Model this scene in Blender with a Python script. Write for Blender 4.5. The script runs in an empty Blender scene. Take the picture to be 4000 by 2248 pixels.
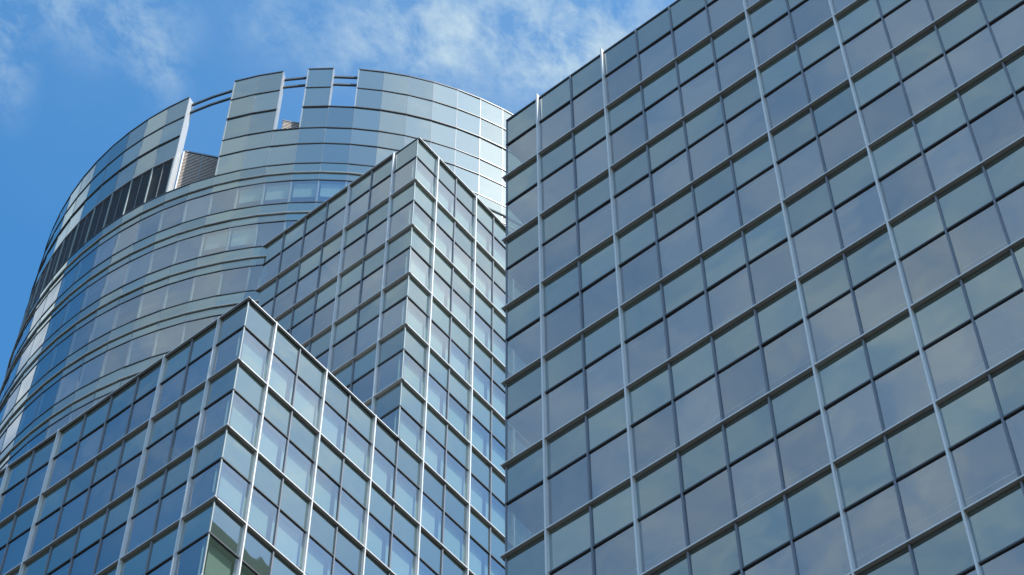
import bpy, math, random
from mathutils import Vector, Matrix
R = math.radians
rnd = random.Random(7)
sc = bpy.context.scene
COL = sc.collection

# ------------------------------------------------------------------ camera
YAW, PITCH, ROLL = 0.67722, 0.96807, -0.00188
CAMZ = 1.6
fwd = Vector((-math.sin(YAW)*math.cos(PITCH), math.cos(YAW)*math.cos(PITCH), math.sin(PITCH)))
r0 = Vector((math.cos(YAW), math.sin(YAW), 0)); u0 = r0.cross(fwd)
rt = r0*math.cos(ROLL)+u0*math.sin(ROLL); up = -r0*math.sin(ROLL)+u0*math.cos(ROLL)
cam = bpy.data.objects.new('camera', bpy.data.cameras.new('camera')); COL.objects.link(cam)
m = Matrix((rt, up, -fwd)).transposed().to_4x4(); m.translation = (0, 0, CAMZ)
cam.matrix_world = m
FPX = 8591.6
cam.data.sensor_width = 36; cam.data.lens = 36*FPX/4000
cam.data.clip_start = 0.5; cam.data.clip_end = 3000
sc.camera = cam

# ------------------------------------------------------------------ light
SUN = Vector((1.0, 0.074, 1.30)).normalized()
SUN_EL = math.asin(SUN.z); SUN_ROT = math.atan2(SUN.x, SUN.y)
sun = bpy.data.objects.new('sun', bpy.data.lights.new('sun', 'SUN')); COL.objects.link(sun)
sun.data.energy = 5.0; sun.data.angle = R(0.5); sun.data.color = (1, .95, .87)
sun.rotation_euler = (-SUN).to_track_quat('-Z', 'Y').to_euler()
sc.view_settings.view_transform = 'Standard'; sc.view_settings.look = 'None'
sc.view_settings.exposure = 0.5; sc.view_settings.gamma = 1.0

W = bpy.data.worlds.new('World'); sc.world = W; W.use_nodes = True
nt = W.node_tree; nt.nodes.clear()
def N(t, **k):
    n = nt.nodes.new(t)
    for a, b in k.items(): setattr(n, a, b)
    return n
def L(a, b): nt.links.new(a, b)
def mth(op, a, b=None, clamp=False):
    n = N('ShaderNodeMath', operation=op, use_clamp=clamp)
    for i, v in enumerate((a, b)):
        if v is None: continue
        if isinstance(v, (int, float)): n.inputs[i].default_value = v
        else: L(v, n.inputs[i])
    return n.outputs[0]
SKY_STRENGTH = 0.125
out = N('ShaderNodeOutputWorld'); bg = N('ShaderNodeBackground'); L(bg.outputs[0], out.inputs[0])
bg.inputs[1].default_value = SKY_STRENGTH
sky = N('ShaderNodeTexSky', sky_type='NISHITA'); sky.sun_disc = False
sky.sun_elevation = SUN_EL; sky.sun_rotation = SUN_ROT; sky.air_density = 1.0; sky.dust_density = 0.6; sky.ozone_density = 2.5
tc = N('ShaderNodeTexCoord'); sep = N('ShaderNodeSeparateXYZ'); L(tc.outputs['Generated'], sep.inputs[0])
dt = N('ShaderNodeVectorMath', operation='DOT_PRODUCT'); L(tc.outputs['Generated'], dt.inputs[0]); dt.inputs[1].default_value = SUN
sund = mth('MAXIMUM', dt.outputs['Value'], 0)
blue = N('ShaderNodeMapRange', interpolation_type='SMOOTHSTEP'); L(sep.outputs[2], blue.inputs[0]); blue.inputs[1].default_value = .15; blue.inputs[2].default_value = .75
blu = mth('MULTIPLY', blue.outputs[0], mth('SUBTRACT', 1.0, mth('MULTIPLY', mth('POWER', sund, 5), .75)))
tn = N('ShaderNodeMix', data_type='RGBA'); L(blu, tn.inputs[0]); tn.inputs[6].default_value = (1.35, 1.45, 1.48, 1); tn.inputs[7].default_value = (.52, 1.22, 1.50, 1)
hs = N('ShaderNodeVectorMath', operation='MULTIPLY'); L(sky.outputs[0], hs.inputs[0]); L(tn.outputs[2], hs.inputs[1])
zz = mth('MAXIMUM', sep.outputs[2], .08)
px = mth('DIVIDE', sep.outputs[0], zz); py = mth('DIVIDE', sep.outputs[1], zz)
cb = N('ShaderNodeCombineXYZ'); L(px, cb.inputs[0]); L(py, cb.inputs[1]); p = cb.outputs[0]   # point on the cloud layer
def noise(scale, detail, rough, dist, sx=1, sy=1, rot=0, off=(0, 0, 0)):
    mp = N('ShaderNodeMapping'); L(p, mp.inputs[0]); mp.inputs['Rotation'].default_value = (0, 0, rot); mp.inputs['Scale'].default_value = (sx, sy, 1); mp.inputs['Location'].default_value = off
    n = N('ShaderNodeTexNoise'); L(mp.outputs[0], n.inputs['Vector'])
    n.inputs['Scale'].default_value = scale; n.inputs['Detail'].default_value = detail; n.inputs['Roughness'].default_value = rough; n.inputs['Distortion'].default_value = dist
    return n.outputs[0]
# cloud masses: centre on the layer, radii, rotation, weight; wisps are torn, veils smooth
WISPS = [(-.330, .415, .085, .042, .75, .95), (-.275, .430, .06, .05, .5, .45), (-.385, .375, .05, .03, .7, .5), (-.325, .455, .025, .02, .9, .7),
         (-.482, .278, .036, .030, .9, .8), (-.487, .316, .014, .022, .5, .6), (-.545, .262, .014, .034, .75, .6), (-.515, .245, .02, .02, .6, .5), (-.425, .325, .02, .025, .5, .4),
         (.60, .13, .13, .12, 0, 1.3), (.50, -.26, .10, .12, .4, .8), (.56, .50, .10, .12, -.5, .75), (-.66, -.49, .08, .06, .3, .36), (-1.3, .9, .6, .35, .6, 1.0), (1.2, 1.3, .6, .4, .3, 1.0)]
VEILS = [(-.26, -.60, .36, .28, .2, .52), (-.30, -.88, .44, .24, 0, .44), (.06, -.62, .20, .16, 0, .55), (-.44, -.44, .11, .08, .3, .62), (-.76, -.07, .13, .10, .15, 1.25),
         (.42, .48, .11, .09, .3, .8), (.60, .56, .12, .08, .3, .25), (.63, .12, .12, .12, 0, .55), (.3, -1.6, .9, .5, 0, .7), (-.35, .42, .22, .12, .7, .12), (.52, -.2, .2, .22, 0, .42)]
def masses(lst):
    acc = None
    for cx, cy, rx, ry, rot, w in lst:
        mp = N('ShaderNodeMapping', vector_type='TEXTURE'); L(p, mp.inputs[0])
        mp.inputs['Location'].default_value = (cx, cy, 0); mp.inputs['Rotation'].default_value = (0, 0, rot); mp.inputs['Scale'].default_value = (rx, ry, 1)
        ln = N('ShaderNodeVectorMath', operation='LENGTH'); L(mp.outputs[0], ln.inputs[0])
        mr = N('ShaderNodeMapRange', interpolation_type='SMOOTHSTEP'); L(ln.outputs['Value'], mr.inputs[0])
        mr.inputs[1].default_value = 1.6; mr.inputs[2].default_value = .2; mr.inputs[3].default_value = 0; mr.inputs[4].default_value = w
        acc = mr.outputs[0] if acc is None else mth('ADD', acc, mr.outputs[0])
    return acc
fine = noise(34, 13, .66, .2, 1.35, 1, .9)
mid = noise(7, 5, .55, .3, off=(3, 1, 0))
nn = mth('ADD', mth('MULTIPLY', fine, .68), mth('MULTIPLY', noise(11, 5, .55, .4, off=(7, 2, 0)), .32))
def span(v, a, b, c, d):
    mr = N('ShaderNodeMapRange'); L(v, mr.inputs[0])
    for i, x in enumerate((a, b, c, d)): mr.inputs[i+1].default_value = x
    return mr.outputs[0]
wis = mth('MULTIPLY', masses(WISPS), span(nn, .40, .66, .04, .8))
vei = mth('MULTIPLY', masses(VEILS), span(mth('ADD', mth('MULTIPLY', noise(20, 6, .58, .5, off=(1, 5, 0)), .6), mth('MULTIPLY', mid, .4)), .37, .62, .55, 1.2))
BRIGHT = [(-.77, -.08, .13, .085, .15, 2.4), (.68, .10, .09, .11, 0, 2.0), (.58, .20, .06, .08, 0, 3.0), (.42, .48, .11, .08, .3, 1.2)]
cov = mth('MINIMUM', mth('ADD', wis, vei), .95)
# cloud brightness grows towards the sun
glow = mth('POWER', sund, 14)
cl = mth('ADD', mth('MULTIPLY', glow, 8.0), masses(BRIGHT))
cc = N('ShaderNodeVectorMath', operation='SCALE'); cc.inputs[0].default_value = (.97, .98, 1.0); L(cl, cc.inputs['Scale'])
ca = N('ShaderNodeVectorMath', operation='ADD'); L(cc.outputs[0], ca.inputs[0]); ca.inputs[1].default_value = (3.15, 4.08, 4.75)
mx = N('ShaderNodeMix', data_type='RGBA'); L(cov, mx.inputs[0]); L(hs.outputs[0], mx.inputs[6]); L(ca.outputs[0], mx.inputs[7])
L(mx.outputs[2], bg.inputs[0])

# ------------------------------------------------------------------ materials
def newmat(name):
    mt = bpy.data.materials.new(name); mt.use_nodes = True
    t = mt.node_tree; t.nodes.clear(); o = t.nodes.new('ShaderNodeOutputMaterial')
    return mt, t, o
def tone_nodes(t):
    a = t.nodes.new('ShaderNodeAttribute'); a.attribute_name = 'tone'; return a.outputs['Fac']
def ramp(t, fac, c0, c1):
    x = t.nodes.new('ShaderNodeMix'); x.data_type = 'RGBA'
    t.links.new(fac, x.inputs[0]); x.inputs[6].default_value = (*c0, 1); x.inputs[7].default_value = (*c1, 1)
    return x.outputs[2]
def metal(name, c, rough=.45, metallic=.0, spec=.5, grime=.12, scale=1.5):
    mt, t, o = newmat(name); b = t.nodes.new('ShaderNodeBsdfPrincipled'); t.links.new(b.outputs[0], o.inputs[0])
    tcn = t.nodes.new('ShaderNodeTexCoord'); n = t.nodes.new('ShaderNodeTexNoise'); n.inputs['Scale'].default_value = scale; n.inputs['Detail'].default_value = 6
    mp = t.nodes.new('ShaderNodeMapping'); mp.inputs['Scale'].default_value = (1, 1, .25)
    t.links.new(tcn.outputs['Object'], mp.inputs[0]); t.links.new(mp.outputs[0], n.inputs['Vector'])
    t.links.new(ramp(t, n.outputs[0], [v*(1-grime) for v in c], [min(1, v*(1+grime)) for v in c]), b.inputs['Base Color'])
    b.inputs['Roughness'].default_value = rough; b.inputs['Metallic'].default_value = metallic; b.inputs['Specular IOR Level'].default_value = spec
    return mt
def glass(name, vision, c0, c1, r0=.22, gtint=(1, 1, 1), wave=.004):
    """coated pane: mirror reflection over either a see-through tinted sheet or an opaque enamelled back"""
    mt, t, o = newmat(name); tn = tone_nodes(t)
    lw = t.nodes.new('ShaderNodeLayerWeight'); lw.inputs[0].default_value = .5
    def m2(op, a, b):
        n = t.nodes.new('ShaderNodeMath'); n.operation = op
        for i, v in enumerate((a, b)):
            if isinstance(v, (int, float)): n.inputs[i].default_value = v
            else: t.links.new(v, n.inputs[i])
        return n.outputs[0]
    f = m2('ADD', m2('MULTIPLY', m2('POWER', lw.outputs['Facing'], 5.0), 1-r0), r0)
    f = m2('MULTIPLY', f, m2('ADD', m2('MULTIPLY', tn, .16), .92))
    tcn = t.nodes.new('ShaderNodeTexCoord'); n = t.nodes.new('ShaderNodeTexNoise'); n.inputs['Scale'].default_value = .55; n.inputs['Detail'].default_value = 1.5
    t.links.new(tcn.outputs['Object'], n.inputs['Vector'])
    bp = t.nodes.new('ShaderNodeBump'); bp.inputs['Strength'].default_value = 1; bp.inputs['Distance'].default_value = wave*2; t.links.new(n.outputs[0], bp.inputs['Height'])
    g = t.nodes.new('ShaderNodeBsdfGlossy'); g.inputs['Roughness'].default_value = .015; g.inputs['Color'].default_value = (*gtint, 1); t.links.new(bp.outputs[0], g.inputs['Normal'])
    if vision: b = t.nodes.new('ShaderNodeBsdfTransparent')
    else:
        b = t.nodes.new('ShaderNodeBsdfDiffuse')
    t.links.new(ramp(t, tn, c0, c1), b.inputs[0])
    x = t.nodes.new('ShaderNodeMixShader'); t.links.new(f, x.inputs[0]); t.links.new(b.outputs[0], x.inputs[1]); t.links.new(g.outputs[0], x.inputs[2])
    t.links.new(x.outputs[0], o.inputs[0]); return mt
def matte(name, c0, c1, scale=3.0):
    mt, t, o = newmat(name); b = t.nodes.new('ShaderNodeBsdfDiffuse'); t.links.new(b.outputs[0], o.inputs[0])
    tcn = t.nodes.new('ShaderNodeTexCoord'); n = t.nodes.new('ShaderNodeTexNoise'); n.inputs['Scale'].default_value = scale; n.inputs['Detail'].default_value = 5
    t.links.new(tcn.outputs['Object'], n.inputs['Vector']); t.links.new(ramp(t, n.outputs[0], c0, c1), b.inputs[0]); return mt
def tonemat(name, c0, c1):
    mt, t, o = newmat(name); b = t.nodes.new('ShaderNodeBsdfDiffuse'); t.links.new(b.outputs[0], o.inputs[0])
    t.links.new(ramp(t, tone_nodes(t), c0, c1), b.inputs[0]); return mt
M = dict(
    alu=metal('pale_aluminium', (.68, .675, .66), .38, .25, .5),
    ledge=metal('shaded_ledge_aluminium', (.44, .43, .415), .45, .1, .4),  # darker copy of the fin metal: underside shade put into its colour
    cap=metal('grey_cap_metal', (.17, .185, .215), .4, .1),
    dark=metal('dark_transom_metal', (.06, .066, .075), .4, .0),
    coping=metal('dark_coping_metal', (.07, .075, .085), .45, .1),
    bar=metal('tube_aluminium', (.42, .44, .44), .3, .4),
    crownret=metal('crown_panel_aluminium', (.40, .415, .42), .4, .2),
    rail=metal('grey_rail_steel', (.10, .12, .14), .5, .2),
    louvre=metal('charcoal_louvre', (.075, .08, .085), .5, .1),
    post=metal('greenish_post', (.26, .31, .31), .45, .1),
    slat=metal('white_louvre', (.78, .77, .75), .5, .0), sun_tint=metal('sun_tinted_louvre', (.50, .42, .36), .5, .0), gap=metal('louvre_shadow_board', (.03, .022, .02), .7, .0, .1),  # white slats tinted for sun that misses them; board darkened for gap shade
    vis=glass('vision_glass', True, (.50, .60, .57), (.55, .64, .61), .36, (1.0, .985, .985)),
    span=glass('spandrel_glass', False, (.045, .062, .062), (.055, .085, .072), .33, (.945, 1.0, .965)),
    crown=glass('crown_glass', False, (.06, .08, .082), (.08, .105, .10), .33, (.94, 1.0, .98)),
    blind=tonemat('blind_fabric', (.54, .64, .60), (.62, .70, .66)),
    screen=tonemat('shaded_blind_fabric', (.085, .08, .10), (.14, .125, .14)),  # blind fabric for unlit facades, shade put into its colour
    blrail=matte('blind_rail', (.8, .82, .82), (.85, .86, .86)),
    core=matte('interior_plaster', (.17, .11, .10), (.22, .15, .13)),
    slab=matte('slab_concrete', (.28, .27, .27), (.34, .33, .33)),
    roof=matte('roof_membrane', (.2, .2, .2), (.26, .26, .25)),
    stone=matte('greenish_render', (.20, .27, .19), (.27, .34, .25), .6),
    pave=matte('street_paving', (.04, .036, .032), (.06, .054, .048), .4),  # darkened for street-canyon shade, so less light bounces onto soffits
)
# ------------------------------------------------------------------ mesh helpers
class MB:
    def __init__(s): s.v = []; s.f = []; s.mi = []; s.t = []
    def face(s, pts, mi=0, tone=None):
        b = len(s.v); s.v += [tuple(q) for q in pts]; s.f.append(tuple(range(b, b+len(pts)))); s.mi.append(mi)
        s.t.append(.5 if tone is None else tone)
    def hexa(s, q, mi=0, tone=None):            # q: 4 bottom + 4 top points, anticlockwise
        b = len(s.v); s.v += [tuple(x) for x in q]
        for f in ((3, 2, 1, 0), (4, 5, 6, 7), (0, 1, 5, 4), (1, 2, 6, 5), (2, 3, 7, 6), (3, 0, 4, 7)):
            s.f.append(tuple(b+i for i in f)); s.mi.append(mi); s.t.append(.5 if tone is None else tone)
    def box(s, o, U, Nn, u0, u1, n0, n1, z0, z1, mi=0, tone=None):
        """box in a facade frame: origin o (xy), along U, outward Nn"""
        q = []
        for z in (z0, z1):
            for a, b in ((u0, n1), (u0, n0), (u1, n0), (u1, n1)):
                q.append(Vector((o.x+U.x*a+Nn.x*b, o.y+U.y*a+Nn.y*b, z)))
        s.hexa(q, mi, tone)
    def build(s, name, mats, parent=None, stuff=False, label=None):
        if not s.f: return None
        off = parent.matrix_world.translation if parent else Vector()
        pa = parent
        while pa is not None and pa.parent is not None: pa = pa.parent
        off = pa.location if pa is not None and pa.type == 'EMPTY' else Vector()
        me = bpy.data.meshes.new(name)
        me.from_pydata([(x-off.x, y-off.y, z-off.z) for x, y, z in s.v], [], s.f)
        for k in (mats if isinstance(mats, (list, tuple)) else [mats]): me.materials.append(M[k])
        me.polygons.foreach_set('material_index', s.mi)
        a = me.attributes.new('tone', 'FLOAT', 'FACE'); a.data.foreach_set('value', s.t)
        me.update()
        o = bpy.data.objects.new(name, me); COL.objects.link(o)
        if parent: o.parent = parent
        if stuff: o['kind'] = 'stuff'
        if label: o['label'] = label
        return o
def thing(name, label, cat, loc):
    o = bpy.data.objects.new(name, None); COL.objects.link(o); o.location = loc
    o['label'] = label; o['category'] = cat; return o

# ------------------------------------------------------------------ measured layout (metres, z above the street)
D = .135                 # how far fins and ledges stand out from the glass
PW = 1.5                 # panel width
H = 4.044                # storey height
TR = 1.78                # transom below the ledge
xC, yC, zC = -25.9725, 31.889, 70.857+CAMZ
xA, yA, zA = -38.9398, 31.925, 71.052+CAMZ
yB = 9.0147
TX, TY, TRAD, T0, TD = -59.936, 57.586, 19.63, -1.1898, .0760
Z5 = zA+8*H
V2 = lambda x, y: Vector((x, y, 0))

# what hides what, seen from the photograph (used only to choose which repeats become parts of their own)
CAMP = Vector((0, 0, CAMZ))
def proj(q):
    d = Vector(q)-CAMP; z = d.dot(fwd)
    if z <= 0: return None
    return (.5+FPX/4000*d.dot(rt)/z, .5-FPX/2248*d.dot(up)/z, z)
def hidden(q, own):
    q = Vector(q)
    def hit(axis, val, test):
        d = q-CAMP
        if abs(d[axis]) < 1e-9: return False
        t = (val-CAMP[axis])/d[axis]
        return 0 < t < .995 and test(CAMP+d*t)
    if own != 'C' and hit(1, yC, lambda h: h.x > xC and h.z < zC): return True
    if own != 'A' and (hit(1, yA, lambda h: h.x < xA and h.z < zA) or hit(0, xA, lambda h: yA < h.y < yA+yB and h.z < zA)): return True
    if own != 'B' and (hit(1, yA+yB, lambda h: -49.6 < h.x < xA and h.z < zA+6*H) or hit(0, xA, lambda h: h.y > yA+yB and h.z < zA+6*H)): return True
    return False
def seen_area(pts, own, nrm=None):
    c = sum((Vector(q) for q in pts), Vector())/len(pts)
    if nrm is not None and (CAMP-c).dot(nrm) <= 0: return 0
    pp = [proj(q) for q in pts]
    if any(x is None for x in pp): return 0
    inside = any(-.0 <= x[0] <= 1 and 0 <= x[1] <= 1 for x in pp)
    if not inside: return 0
    if all(hidden(c.lerp(Vector(q), .7), own) for q in pts) and hidden(c, own): return 0
    a = 0
    for i in range(len(pp)):
        x0, y0, _ = pp[i]; x1, y1, _ = pp[(i+1) % len(pp)]; a += x0*y1-x1*y0
    return abs(a)/2

class Panes:
    """collects the glass of one building; the 100 that show largest of each kind become parts, the rest one part"""
    def __init__(s, own): s.own = own; s.win = []; s.sp = []
    def window(s, quad, nrm, blind):    # blind: None or dict(gapL, gapR, drop)
        s.win.append((quad, nrm, blind, rnd.random()))
    def spandrel(s, quad, nrm, tone=None): s.sp.append((quad, nrm, rnd.random() if tone is None else tone))
    def flush(s, root, spname='spandrel_panel', spmat='span', cap=100):
        def tilt(quad, nrm, amt=.0055):
            a, b = rnd.uniform(-amt, amt), rnd.uniform(-amt, amt)
            return [Vector(q)+nrm*(a*sx+b*sy) for q, (sx, sy) in zip(quad, ((-1, -1), (1, -1), (1, 1), (-1, 1)))]
        def add_blind(mb, quad, nrm, bl, tone):
            bl_, br, tr, tl = [Vector(q)-nrm*bl['deep'] for q in quad]
            U = (br-bl_); w = U.length; U.normalize(); Z = Vector((0, 0, 1)); h = (tl-bl_).length
            a = bl_+U*bl['l']; b = br-U*bl['r']; zb = bl['drop']*h
            lo = [a+Z*zb, b+Z*zb]; hi = [b+Z*(h-.01), a+Z*(h-.01)]
            t = -nrm*.006
            mb.hexa([lo[0], lo[0]+t, lo[1]+t, lo[1], hi[1], hi[1]+t, hi[0]+t, hi[0]], 0, tone)
            zf = bl.get('fold', 0)*h
            if zf:
                f0 = bl_+U*bl['l']+Z*zf; f1 = br-U*bl['r']+Z*zf; t2 = nrm*.012
                mb.hexa([f0+t2, f0+nrm*.002, f1+nrm*.002, f1+t2, f0+t2+Z*.018, f0+nrm*.002+Z*.018, f1+nrm*.002+Z*.018, f1+t2+Z*.018], 1, tone)
            if zb > .05:
                t2 = nrm*.012
                mb.hexa([lo[0]+t2-Z*.03, lo[0]+t-Z*.03, lo[1]+t-Z*.03, lo[1]+t2-Z*.03, lo[0]+t2-Z*.002, lo[0]+t-Z*.002, lo[1]+t-Z*.002, lo[1]+t2-Z*.002], 1, tone)
        L_ = sorted(s.win, key=lambda w: -seen_area(w[0], s.own, w[1]))
        shown = [w for w in L_ if seen_area(w[0], s.own, w[1]) > 0]
        print(root.name, 'windows', len(L_), 'seen', len(shown))
        rest = MB(); restb = MB(); rests = MB()
        for i, (q, n, bl, tn) in enumerate(L_):
            if i < cap and i < len(shown):
                mb = MB(); mb.face(tilt(q, n), 0, tn); o = mb.build('window', 'vis', root)
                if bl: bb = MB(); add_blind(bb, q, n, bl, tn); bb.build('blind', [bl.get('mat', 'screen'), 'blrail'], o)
            else:
                rest.face(tilt(q, n), 0, tn)
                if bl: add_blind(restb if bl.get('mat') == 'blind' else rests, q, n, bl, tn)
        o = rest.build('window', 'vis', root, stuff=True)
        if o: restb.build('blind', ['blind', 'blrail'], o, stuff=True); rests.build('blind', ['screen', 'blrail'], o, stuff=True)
        L_ = sorted(s.sp, key=lambda w: -seen_area(w[0], s.own, w[1]))
        shown = [w for w in L_ if seen_area(w[0], s.own, w[1]) > 0]
        print(root.name, spname, len(L_), 'seen', len(shown))
        rest = MB()
        for i, (q, n, tn) in enumerate(L_):
            tq = tilt(q, n); bk = [v-n*.03 for v in tq]
            mb = MB() if (i < cap and i < len(shown)) else rest
            mb.hexa([tq[0], bk[0], bk[1], tq[1], tq[3], bk[3], bk[2], tq[2]], 0, tn)
            if mb is not rest: mb.build(spname, spmat, root)
        rest.build(spname, spmat, root, stuff=True)

def facade(root, P, o, U, n, fins, ztop, levels, sunny=False, top_ledge=True, ledge_from=(0, 0), tip=(0, 0), coping=True, first_bare=False, corner_open=False, capm='cap', bare=()):
    """curtain wall. o: glass corner, U: along; outward normal found from U and root side. levels = storeys"""
    Nn = NRM[0]
    def Q(u, nn, z): return Vector((o.x+U.x*u+Nn.x*nn, o.y+U.y*u+Nn.y*nn, z))
    flip = U.cross(Vector((0, 0, 1))).dot(Nn) < 0     # keep quads facing out
    def quad(u0, u1, z0, z1, nn=0):
        q = [Q(u0, nn, z0), Q(u1, nn, z0), Q(u1, nn, z1), Q(u0, nn, z1)]
        return [q[1], q[0], q[3], q[2]] if flip else q
    zbot = ztop-levels*H
    for k in range(levels):
        zt = ztop-k*H
        for j in range(n):
            P.spandrel(quad(j*PW+.012, (j+1)*PW-.012, zt-TR+.02, zt-.05), Nn)
            bl = None
            if not (corner_open and j == 0):
                x = rnd.random(); fold = 0
                drop = 0 if x < .84 else rnd.uniform(.2, .3)
                if x < .5 and k >= 1: fold = rnd.choice((.26, .28, .90, .93, .96)) if k < 5 else rnd.choice((.24, .26, .28, .3))
                if sunny: fold = 0; drop = 0 if x < .55 else rnd.uniform(.27, .34)
                l, r_ = (.04, .04)
                if sunny and (j % 2 == 1): r_ = .17; l = .05
                if flip: l, r_ = r_, l
                bl = dict(l=l, r=r_, drop=drop, fold=fold, deep=.28 if sunny else .14, mat='blind' if sunny else 'screen')  # unlit facades get the copy with shade in its colour
            P.window(quad(j*PW+.012, (j+1)*PW-.012, zt-H+.01, zt-TR-.02), Nn, bl)
    # transoms
    for k in range(levels):
        mb = MB(); zt = ztop-k*H-TR
        mb.box(o, U, Nn, -.02, n*PW, -.05, .05, zt-.03, zt+.028); mb.build('transom', 'dark', root)
    # mullions
    for j in range(1, n):
        if j in fins: continue
        mb = MB(); mb.box(o, U, Nn, j*PW-.028, j*PW+.028, -.06, .058, zbot, ztop-.03); mb.build('mullion', capm, root)
    # fins, a length per storey
    for j in fins:
        mb = MB()
        for k in range(levels):
            zt = ztop-k*H-.012
            if k == 0: zt = ztop+(.16 if not top_ledge else .03)
            mb.box(o, U, Nn, j*PW-.03, j*PW+.03, -.05, D+.006, ztop-(k+1)*H-.004, zt)
        mb.build('fin', 'alu', root)
    # ledges
    for k in range(levels+1):
        if k == 0 and not top_ledge: continue
        zt = ztop-k*H; a = -tip[0]
        if k == 0 and first_bare: a = PW
        mb = MB(); mb.box(o, U, Nn, a, n*PW+tip[1], -.04, D-.012, zt-.034, zt-.002, 0); mb.box(o, U, Nn, a, n*PW+tip[1], D-.012, D, zt-.052, zt, 1); mb.build('ledge', ['ledge', 'alu'], root)
    if coping:
        mb = MB(); mb.box(o, U, Nn, -.03, n*PW, -.35, .035, ztop-.045 if not top_ledge else ztop-.05, ztop+.035 if not top_ledge else ztop+.02); mb.build('coping', 'coping', root)
NRM = [None]
def slabs_core(root, corners, ztop, levels, inset=2.4):
    """floor slabs a little behind the glass, core walls further in; corners = footprint (x0,x1,y0,y1)"""
    x0, x1, y0, y1 = corners; e = .22
    mb = MB(); o = V2(0, 0); X = V2(1, 0); Y = V2(0, 1)
    for k in range(levels+1):
        zt = ztop-k*H
        mb.box(o, X, Y, x0+e, x1-e, y0+e, y1-e, zt-TR+.15, zt-.08)
    mb.build('floor_slab', 'slab', root)
    mb = MB(); mb.box(o, X, Y, x0+inset, x1-inset, y0+inset, y1-inset, 0, ztop-.1); mb.build('core_wall', 'core', root)
    mb = MB(); mb.box(o, X, Y, x0+.05, x1-.05, y0+.05, y1-.05, ztop-.07, ztop-.02); mb.build('roof', 'roof', root)

X_, Y_ = V2(1, 0), V2(0, 1)
LV = 17
# ------------------------------------------------------------------ right block
rb = thing('office_block', 'large grey glass office block at right with pale fins and a plain dark top edge', 'building', (xC+15, yC+10, 0))
P = Panes('C')
cg = V2(xC, yC+D)
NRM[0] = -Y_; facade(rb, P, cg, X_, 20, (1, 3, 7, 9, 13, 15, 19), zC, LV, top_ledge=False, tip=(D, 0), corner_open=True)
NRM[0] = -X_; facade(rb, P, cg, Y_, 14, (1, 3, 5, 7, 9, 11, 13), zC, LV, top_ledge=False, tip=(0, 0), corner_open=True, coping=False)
mb = MB(); mb.box(cg, X_, -Y_, -.028, .02, -.02, .028, 0, zC-.05); mb.build('corner_post', 'cap', rb)
P.flush(rb)
slabs_core(rb, (xC, xC+30, yC+D, yC+D+21), zC, LV)
mb = MB(); mb.box(V2(0, 0), X_, Y_, xC+1.2, xC+24, 41.5, 53, zC+.02, zC+7.9); mb.build('plant_room', 'stone', rb)

# ------------------------------------------------------------------ front block
fb = thing('office_block', 'lowest glass office block at lower left, its sharp sunlit corner pointing at the street', 'building', (xA-12, yA+5, 0))
P = Panes('A')
ag = V2(xA-D, yA+D)
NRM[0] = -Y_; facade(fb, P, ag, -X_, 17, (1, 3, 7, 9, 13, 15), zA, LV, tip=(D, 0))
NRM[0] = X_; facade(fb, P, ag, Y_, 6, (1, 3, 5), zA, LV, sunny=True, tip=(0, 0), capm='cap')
mb = MB(); mb.box(ag, -X_, -Y_, -.022, .03, -.03, .022, 0, zA-.08); mb.build('corner_post', 'post', fb)
P.flush(fb)
slabs_core(fb, (xA-D-17*PW, xA-D, yA+D, yA+D+6*PW-.05), zA, LV)

# ------------------------------------------------------------------ middle block
mbk = thing('office_block', 'taller stepped glass office block between the round tower and the right block', 'building', (xA-5, yA+yB+15, 0))
P = Panes('B')
zB = zA+6*H
bgc = V2(xA-D, yA+D+6*PW)
NRM[0] = -Y_; facade(mbk, P, bgc, -X_, 7, (1, 3), zB, 6, tip=(D, 0), first_bare=True)
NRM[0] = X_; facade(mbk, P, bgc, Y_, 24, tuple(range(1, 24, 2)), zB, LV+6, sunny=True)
mb = MB(); mb.box(bgc, -X_, -Y_, -.022, .03, -.03, .022, zA+.05, zB-.08); mb.build('corner_post', 'post', mbk)
mb = MB(); mb.box(bgc, Y_, X_, -.028, .028, -.06, .058, 0, zA-.06); mb.build('mullion', 'cap', mbk)
P.flush(mbk)
slabs_core(mbk, (xA-D-10.4, xA-D, bgc.y, bgc.y+36), zB, LV+6)

# ------------------------------------------------------------------ round tower
tw = thing('round_tower', 'tall round glass tower at the left with a notched crown and charcoal louvre band', 'tower', (TX, TY, 0))
def ang(c): return T0+TD*c
def cp(c, r=TRAD): return V2(TX+r*math.cos(ang(c)), TY+r*math.sin(ang(c)))
def P3(v, z): return Vector((v.x, v.y, z))
NC = 83
RW = [10.653, 8.433, 6.190, 3.808, 2.077, 0]     # crown rows above Z5
C0, C1 = -24, 59
P = Panes('T')
crown = Panes('T')
BAR, TVIS = 1.02, 1.78
def cquad(c, z0, z1, g=.008, dr=0):
    a, b = cp(c, TRAD+dr), cp(c+1, TRAD+dr); u = (b-a).normalized()*g; a = a+u; b = b-u
    return [P3(a, z0), P3(b, z0), P3(b, z1), P3(a, z1)]
def cnrm(c): return V2(math.cos(ang(c+.5)), math.sin(ang(c+.5)))
nfl = int(Z5//H)
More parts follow.
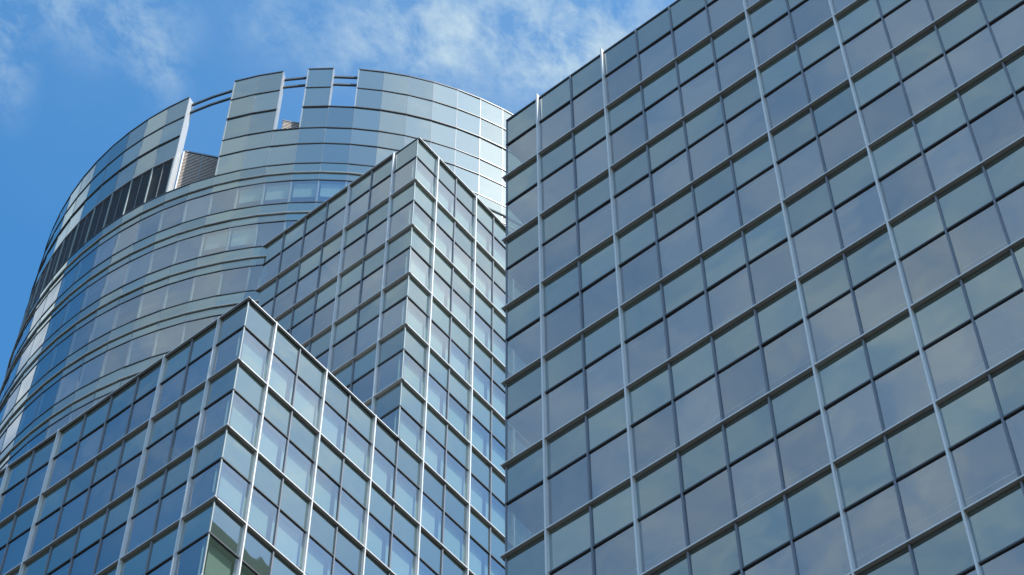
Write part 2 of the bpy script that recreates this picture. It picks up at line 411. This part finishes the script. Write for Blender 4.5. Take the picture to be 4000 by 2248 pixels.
for c in range(C0, C1):
    n = cnrm(c)
    inB = 3 <= c <= 14
    for k in range(nfl):
        z = Z5-k*H
        if inB and k >= 2: break
        P.spandrel(cquad(c, z-BAR+.02, z-.03), n); P.spandrel(cquad(c, z-TVIS+.02, z-BAR-.02), n)
        x = rnd.random(); drop = 0 if x < .7 else (rnd.uniform(.1, .3) if x < .85 else rnd.uniform(.45, .75))
        mat = 'screen'
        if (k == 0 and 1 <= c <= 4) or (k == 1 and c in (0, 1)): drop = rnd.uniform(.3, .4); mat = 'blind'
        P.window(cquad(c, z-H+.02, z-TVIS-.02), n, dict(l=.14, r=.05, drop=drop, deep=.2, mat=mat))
    # crown
    left = c < -2
    gap = lambda row: (c in (-2, -1)) or (c == 2 and row < 3) or (c == 4 and row < 2)
    for row in range(5):
        if gap(row): continue
        if left and row >= 3 and c >= -24: continue
        crown.spandrel(cquad(c, Z5+RW[row+1]+.02, Z5+RW[row]-.02), n)
P.flush(tw); crown.flush(tw, 'crown_panel', 'crown')
def ring(mb, c0, c1, r_in, r_out, z0, z1, mi=0):
    for c in range(c0, c1):
        a, b = cp(c, r_in), cp(c+1, r_in); A, B = cp(c, r_out), cp(c+1, r_out)
        mb.hexa([P3(A, z0), P3(a, z0), P3(b, z0), P3(B, z0), P3(A, z1), P3(a, z1), P3(b, z1), P3(B, z1)], mi)
def runs(k): return [(C0, C1)] if k < 2 else [(C0, 3), (15, C1)]
for k in range(nfl):
    z = Z5-k*H
    for zz_, hh in ((z, .035), (z-TVIS, .028)):
        mb = MB()
        for a, b in runs(k if zz_ == z else k): ring(mb, a, b, TRAD-.05, TRAD+.032, zz_-hh, zz_+.022)
        mb.build('transom', 'dark', tw)
    mb = MB()
    for a, b in runs(k):                      # round tube, eight sided
        for c in range(a, b):
            for i in range(8):
                t0, t1 = i*math.pi/4, (i+1)*math.pi/4
                pr = [(TRAD+.045+.047*math.cos(t), z-BAR+.047*math.sin(t)) for t in (t0, t1)]
                mb.face([P3(cp(c, pr[0][0]), pr[0][1]), P3(cp(c+1, pr[0][0]), pr[0][1]), P3(cp(c+1, pr[1][0]), pr[1][1]), P3(cp(c, pr[1][0]), pr[1][1])])
    mb.build('tube_rail', 'bar', tw)
def radial_box(mb, c, w, r_in, r_out, z0, z1, mi=0):
    a = ang(c); n = V2(math.cos(a), math.sin(a)); u = V2(-n.y, n.x); mb.box(V2(TX, TY), u, n, -w/2, w/2, r_in, r_out, z0, z1, mi)
for c in range(C0, C1):
    zlo = 0 if not (4 <= c <= 14) else zB
    mb = MB(); radial_box(mb, c, .022, TRAD-.04, TRAD+.012, zlo, Z5-.03); mb.build('mullion', 'cap', tw)
mbi = MB()
for c in range(C0, C1):
    zlo = 0 if not (4 <= c <= 14) else zB
    radial_box(mbi, c, .10, TRAD-.17, TRAD-.05, zlo, Z5-.1)
mbi.build('inner_mullion', 'slat', tw, stuff=True)
# crown framing
SEG = [(C0, -2, 5), (0, 2, 5), (3, 4, 5), (5, C1, 5)]
DEP = .5
for a, b, _ in SEG:
    mb = MB(); ring(mb, a, b, TRAD-DEP-.02, TRAD+.04, Z5+RW[0]-.03, Z5+RW[0]+.05); mb.build('crown_coping', 'coping', tw)
    lo = {(-24, -2): 5, (0, 2): 5, (3, 4): 3, (5, 59): 2}[(a, b)]
    mb = MB(); ring(mb, a, b, TRAD-DEP, TRAD-DEP+.04, Z5+.05, Z5+RW[0]-.04); mb.build('crown_lining', 'crownret', tw)
    for row in range(1, 5):
        if (a, b) == (C0, -2) and row >= 4: continue
        mb = MB(); ring(mb, a, b, TRAD-.04, TRAD+(.07 if row == 2 else .045), Z5+RW[row]-(.045 if row == 2 else .025), Z5+RW[row]+.025); mb.build('crown_transom', 'coping' if row == 2 else 'dark', tw)
    for c in range(a+1, b):
        mb = MB(); radial_box(mb, c, .022, TRAD-.04, TRAD+.012, Z5+(RW[3] if (a == C0) else 0)+.03, Z5+RW[0]-.03); mb.build('crown_mullion', 'cap', tw)
    for e, sgn in ((a, 1), (b, -1)):
        if e in (C0, C1): continue
        # closing panel at the cut end, full depth of the crown wall
        zl = Z5+{-2: 0, 0: 0, 2: RW[3], 3: RW[3], 4: RW[2], 5: RW[2]}[e]
        an = ang(e); n = V2(math.cos(an), math.sin(an)); u = V2(-n.y, n.x)
        mb = MB(); mb.box(V2(TX, TY), u, n, sgn*.0-.03 if sgn > 0 else -.03, .03, TRAD-DEP+.045, TRAD+.02, zl+.03, Z5+RW[0]-.035); mb.build('crown_end_panel', 'crownret', tw)
# sills of the notches between crown pieces and panels below them
for a, b, row in ((2, 3, 3), (4, 5, 2)):
    mb = MB(); ring(mb, a, b, TRAD-DEP, TRAD+.05, Z5+RW[row]-.03, Z5+RW[row]+.03); mb.build('notch_sill', 'coping', tw)
    mb = MB(); ring(mb, a, b, TRAD-DEP, TRAD-DEP+.04, Z5+.05, Z5+RW[row]-.04); mb.build('crown_lining', 'crownret', tw)
    for r_ in range(row+1, 5):
        mb = MB(); ring(mb, a, b, TRAD-.04, TRAD+.045, Z5+RW[r_]-.035, Z5+RW[r_]+.03); mb.build('crown_transom', 'dark', tw)
    for e in (a, b):
        mb = MB(); radial_box(mb, e, .022, TRAD-.04, TRAD+.012, Z5+.03, Z5+RW[row]-.03); mb.build('crown_mullion', 'cap', tw)
# twin curved rails bridging the notches
for zr in (10.25, 9.36):
    mb = MB(); ring(mb, -3, 6, TRAD-.40, TRAD-.28, Z5+zr-.07, Z5+zr+.07); mb.build('bridging_rail', 'rail', tw)
# charcoal louvre band under the left crown
for c in range(C0, -2):
    a, b = cp(c, TRAD-.03), cp(c+1, TRAD-.03); u = (b-a); w = u.length; u = u.normalized(); n = cnrm(c)
    mb = MB(); zl, zh = Z5+.06, Z5+RW[3]-.06
    ns = 34; ph = (zh-zl)/ns
    for i in range(ns):
        z = zl+i*ph
        q = [P3(a+u*.05, z), P3(a+u*.05-n*.09, z+.05), P3(b-u*.05-n*.09, z+.05), P3(b-u*.05, z), P3(a+u*.05, z+.045), P3(a+u*.05-n*.09, z+.095), P3(b-u*.05-n*.09, z+.095), P3(b-u*.05, z+.045)]
        mb.hexa(q)
    o = mb.build('louvre_panel', 'louvre', tw)
    mb = MB(); mb.box(a, u, n, .02, w-.02, -.3, -.26, Z5+.05, Z5+RW[3]-.05); mb.build('louvre_backing', 'dark', o)
    mb = MB(); mb.box(a, u, n, w/2-.012, w/2+.012, -.02, .035, zl, zh); mb.build('louvre_stiffener', 'cap', o)
for c in range(C0, -2):
    mb = MB(); radial_box(mb, c, .07, TRAD-.10, TRAD+.03, Z5+.05, Z5+RW[3]-.04); mb.build('louvre_post', 'post', tw)
mb = MB(); radial_box(mb, -2.03, .07, TRAD-.10, TRAD+.035, Z5+.05, Z5+RW[3]-.04); mb.build('louvre_post', 'post', tw)
mb = MB(); ring(mb, C0, -2, TRAD-.05, TRAD+.05, Z5+RW[3]-.035, Z5+RW[3]+.035); mb.build('louvre_head', 'crownret', tw)
# louvre screens standing in the notches, sun and gap shade put into their colours
def screen(ox, oy, ln, z0, z1, stiff=()):
    U = V2(.61, .79).normalized(); n = V2(U.y, -U.x); o = V2(ox, oy)
    mb = MB(); z = z0
    while z < z1-.17:
        q = []
        for zz_ in (z, z+.078):
            q += [P3(o, zz_), P3(o-n*.03, zz_+.02), P3(o-n*.03+U*ln, zz_+.02), P3(o+U*ln, zz_)]
        mb.hexa(q); z += .155
    s_ = mb.build('louvre_screen', 'sun_tint', tw)
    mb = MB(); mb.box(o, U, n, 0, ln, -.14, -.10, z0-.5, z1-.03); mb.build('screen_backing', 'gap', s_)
    mb = MB(); mb.box(o, U, n, -.02, ln, -.22, .03, z1-.12, z1); mb.build('screen_head', 'cap', s_)
    if ln > 4: mb = MB(); mb.box(o, U, n, -.07, 0, -.2, .03, z0, z1-.13); mb.build('screen_jamb', 'slat', s_)
    for s in stiff:
        mb = MB(); mb.box(o, U, n, s-.02, s+.02, .004, .03, z0, z1-.13); mb.build('screen_stiffener', 'post', s_)
screen(-55.42, 38.98, 5.0, Z5-.1, Z5+5.15, (1.05, 2.3, 3.5))
screen(-49.66, 41.02, 2.1, Z5+RW[3]+.04, Z5+5.15, (1.7,))
mb = MB()
mb.face([P3(cp(c, TRAD-.3), Z5-.12) for c in range(C0, C1)]); mb.build('roof', 'roof', tw)
mb = MB()
for k in range(nfl+1):
    z = Z5-k*H
    pts = [cp(c, TRAD-.25) for c in range(C0, C1)]
    mb.face([P3(q, z-TVIS+.12) for q in reversed(pts)]); mb.face([P3(q, z-.12) for q in pts])
    for i in range(len(pts)): a, b = pts[i], pts[(i+1) % len(pts)]; mb.face([P3(a, z-TVIS+.12), P3(b, z-TVIS+.12), P3(b, z-.12), P3(a, z-.12)])
mb.build('floor_slab', 'slab', tw)
mb = MB(); ring(mb, C0, C1, TRAD-3.0, TRAD-2.6, 0, Z5-.2); mb.build('core_wall', 'core', tw)
# narrow glazed return where the round wall meets the middle block
# ------------------------------------------------------------------ ground
g = MB(); s_ = 900; g.face([(-s_, -s_, 0), (s_, -s_, 0), (s_, s_, 0), (-s_, s_, 0)])
o = g.build('ground', 'pave'); o['kind'] = 'structure'; o['label'] = 'paved street level, canyon shade put into its dark colour';
